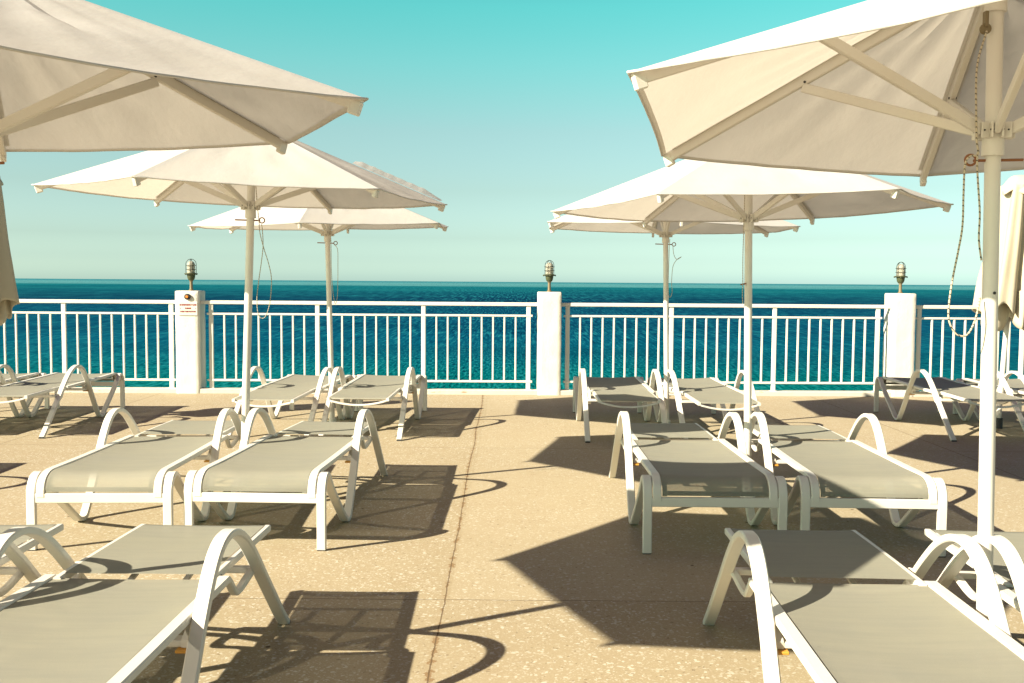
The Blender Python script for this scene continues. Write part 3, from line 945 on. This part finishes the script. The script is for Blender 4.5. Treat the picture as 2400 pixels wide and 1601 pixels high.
        for i in range(n):
            for j in range(2):
                a_ = i * 3 + j; mb.f.append((a_, a_ + 1, a_ + 4, a_ + 3))
        mb.build('closing_strap', M['canopy'], can, smooth=60, fix=False)
    # pulley under the crown, pin through the pole, rope
    side = -1 if key in ('1R', '2R', '1L') else 1
    pc = at(cz - .06) + Vector((side * .045, -.03, 0))
    mb = MB()
    t = MB(); t.lathe([(.006, -.006), (.017, -.006), (.013, 0), (.017, .006), (.006, .006)], seg=16)
    mb.add([RX @ Vector(p) + pc for p in t.v], t.f)
    mb.box(pc + Vector((0, 0, .03)), (.012, .022, .05), .002)
    mb.build('pulley', M['brass'], root)
    zp = zr - .013
    pp = at(zp)
    if key != '2R':
        mb = MB()
        mb.tube([pp + Vector((-.098 * side, 0, .002)), pp + Vector((.062 * side, 0, -.002))], .0045, 8)
        rc = pp + Vector((.076 * side, -.01, -.001))
        mb.tube([rc + Vector((.017 * math.cos(t_), 0, .017 * math.sin(t_))) for t_ in [j_ * 2 * math.pi / 16 for j_ in range(17)]], .004, 6, False)
        mb.build('locking_pin', M['rust'], root)
    else:
        mb = MB(); mb.tube([(lean * 1.4 - .055, -.02, 1.392), (lean * 1.4 - .02, -.02, 1.40)], .005, 6); mb.build('cleat', M['rust'], root)
    if key == '1R':
        mb = MB(); q_ = at(1.375); mb.tube([q_ + Vector((.002, -.0225, 0)), q_ + Vector((.002, -.0262, 0))], .005, 10); mb.build('plug', M['black'], root)
    for pts in ROPE[key]:
        mb = MB(); mb.tube(catmull([Vector(p) + Vector((C.x, 0, 0)) for p in pts], 6), .0031 if key in ('1R',) else .0026, 7)
        mb.build('rope', M['rope'], root, smooth=60)
    return root

make_parasol('1L', -1.700, 3.159, 1.918, -.123, .022, .034, 0.0, 'largest open parasol at upper left, only part of its canopy seen from beneath')
make_parasol('2L', -1.663, 6.376, 1.938, .296, -.023, .015, .034, 'middle-row parasol on the left, looped rope on its pole, ruffled strap on its right rib', flap=True)
make_parasol('1R', 1.540, 3.237, 1.96, .299, -.011, -.059, -.017, 'largest open parasol at upper right with struts, pulley and thick pole in full view')
make_parasol('2R', 1.519, 6.464, 1.887, -.094, .017, -.008, -.017, 'middle-row parasol on the right, straight rope down the left side of its pole')
make_parasol('3L', -1.750, 9.425, 1.911, .529, .017, .032, -.022, 'farthest open parasol on the left, near the railing, mostly hidden by the one before it')
make_parasol('3R', 1.438, 9.430, 1.922, -.570, -.014, .009, -.022, 'farthest open parasol on the right, near the middle pillar, tangled rope on its pole')

def closed_parasol(x, y, lean, label, seed, r_h=.25):
    root = empty('closed_parasol', (x, y, 0))
    tag(root, label, 'parasol', 'closed parasols by the railing')
    def at(z): return Vector((lean * z, 0, z))
    mb = MB(); mb.tube([at(0), at(1.2), at(2.44)], .0245, 18); mb.build('pole', M['pole'], root)
    mb = MB(); mb.lathe([(.045, .0), (.045, .1), (.03, .105)], (0, 0), 16); mb.build('ground_socket', M['black'], root)
    mb = MB(); sg, rows = 144, 40
    for i in range(rows + 1):
        f = i / rows
        for k in range(sg):
            th = 2 * math.pi * k / sg
            fold = math.cos(6 * th + .7 * math.sin(th * 2 + seed) + f * .8)
            fine = math.cos(12 * th + seed * 2 + f * 1.5)
            zb = 1.13 + .055 * math.sin(3 * th + seed) + .045 * math.cos(6 * th + .8) + .02 * math.sin(11 * th)
            z = 2.36 + (zb - 2.36) * f
            rr = (.14 + (r_h - .14) * f) * (1 + (.17 + .11 * f) * fold + (.06 + .05 * f) * fine)
            rr += noise.noise(Vector((math.cos(th) * 2, math.sin(th) * 2 + seed, z * 2))) * .03 * f
            c = at(z)
            mb.v.append((c.x + rr * math.cos(th), c.y + rr * math.sin(th), z))
    for i in range(rows):
        for k in range(sg):
            k2 = (k + 1) % sg
            mb.f.append((i * sg + k, i * sg + k2, (i + 1) * sg + k2, (i + 1) * sg + k))
    can = mb.build('folded_canopy', M['folded'], root, smooth=60)
    so = can.modifiers.new('thickness', 'SOLIDIFY'); so.thickness = .004
    # second layer of cloth ends poking out under the first hem
    mb = MB()
    for i in range(9):
        f = i / 8
        for k in range(sg):
            th = 2 * math.pi * k / sg
            zb = 1.02 + .05 * math.cos(5 * th + seed * 3) + .03 * math.sin(9 * th)
            z = 1.35 + (zb - 1.35) * f
            rr = .17 * (1 + .32 * math.cos(6 * th + seed + 1.2) + .12 * math.cos(13 * th))
            c = at(z); mb.v.append((c.x + rr * math.cos(th), c.y + rr * math.sin(th), z))
    for i in range(8):
        for k in range(sg):
            k2 = (k + 1) % sg
            mb.f.append((i * sg + k, i * sg + k2, (i + 1) * sg + k2, (i + 1) * sg + k))
    o = mb.build('inner_fold', M['folded'], can, smooth=60)
    so = o.modifiers.new('thickness', 'SOLIDIFY'); so.thickness = .004
    mb = MB(); rows = 8
    for i in range(rows + 1):
        f = i / rows
        for k in range(72):
            th = 2 * math.pi * k / 72
            zb = 2.29 + .022 * math.cos(6 * th + seed)
            z = 2.46 + (zb - 2.46) * f ** 1.3
            rr = .055 + (.175 - .055) * f ** .8 * (1 + .14 * math.cos(6 * th + seed + 2.4) * f)
            c = at(z); mb.v.append((c.x + rr * math.cos(th), c.y + rr * math.sin(th), z))
    for i in range(rows):
        for k in range(72):
            k2 = (k + 1) % 72
            mb.f.append((i * 72 + k, i * 72 + k2, (i + 1) * 72 + k2, (i + 1) * 72 + k))
    mb.f.append(tuple(range(72)))
    o = mb.build('top_cap', M['folded'], can, smooth=50)
    so = o.modifiers.new('thickness', 'SOLIDIFY'); so.thickness = .004
closed_parasol(4.77, 9.70, .052, 'closed cream parasol with folded cloth at the right edge, behind the thick pole', 1.0)
closed_parasol(-4.99, 9.42, .0, 'closed cream parasol cut off by the left edge of the view', 3.3)
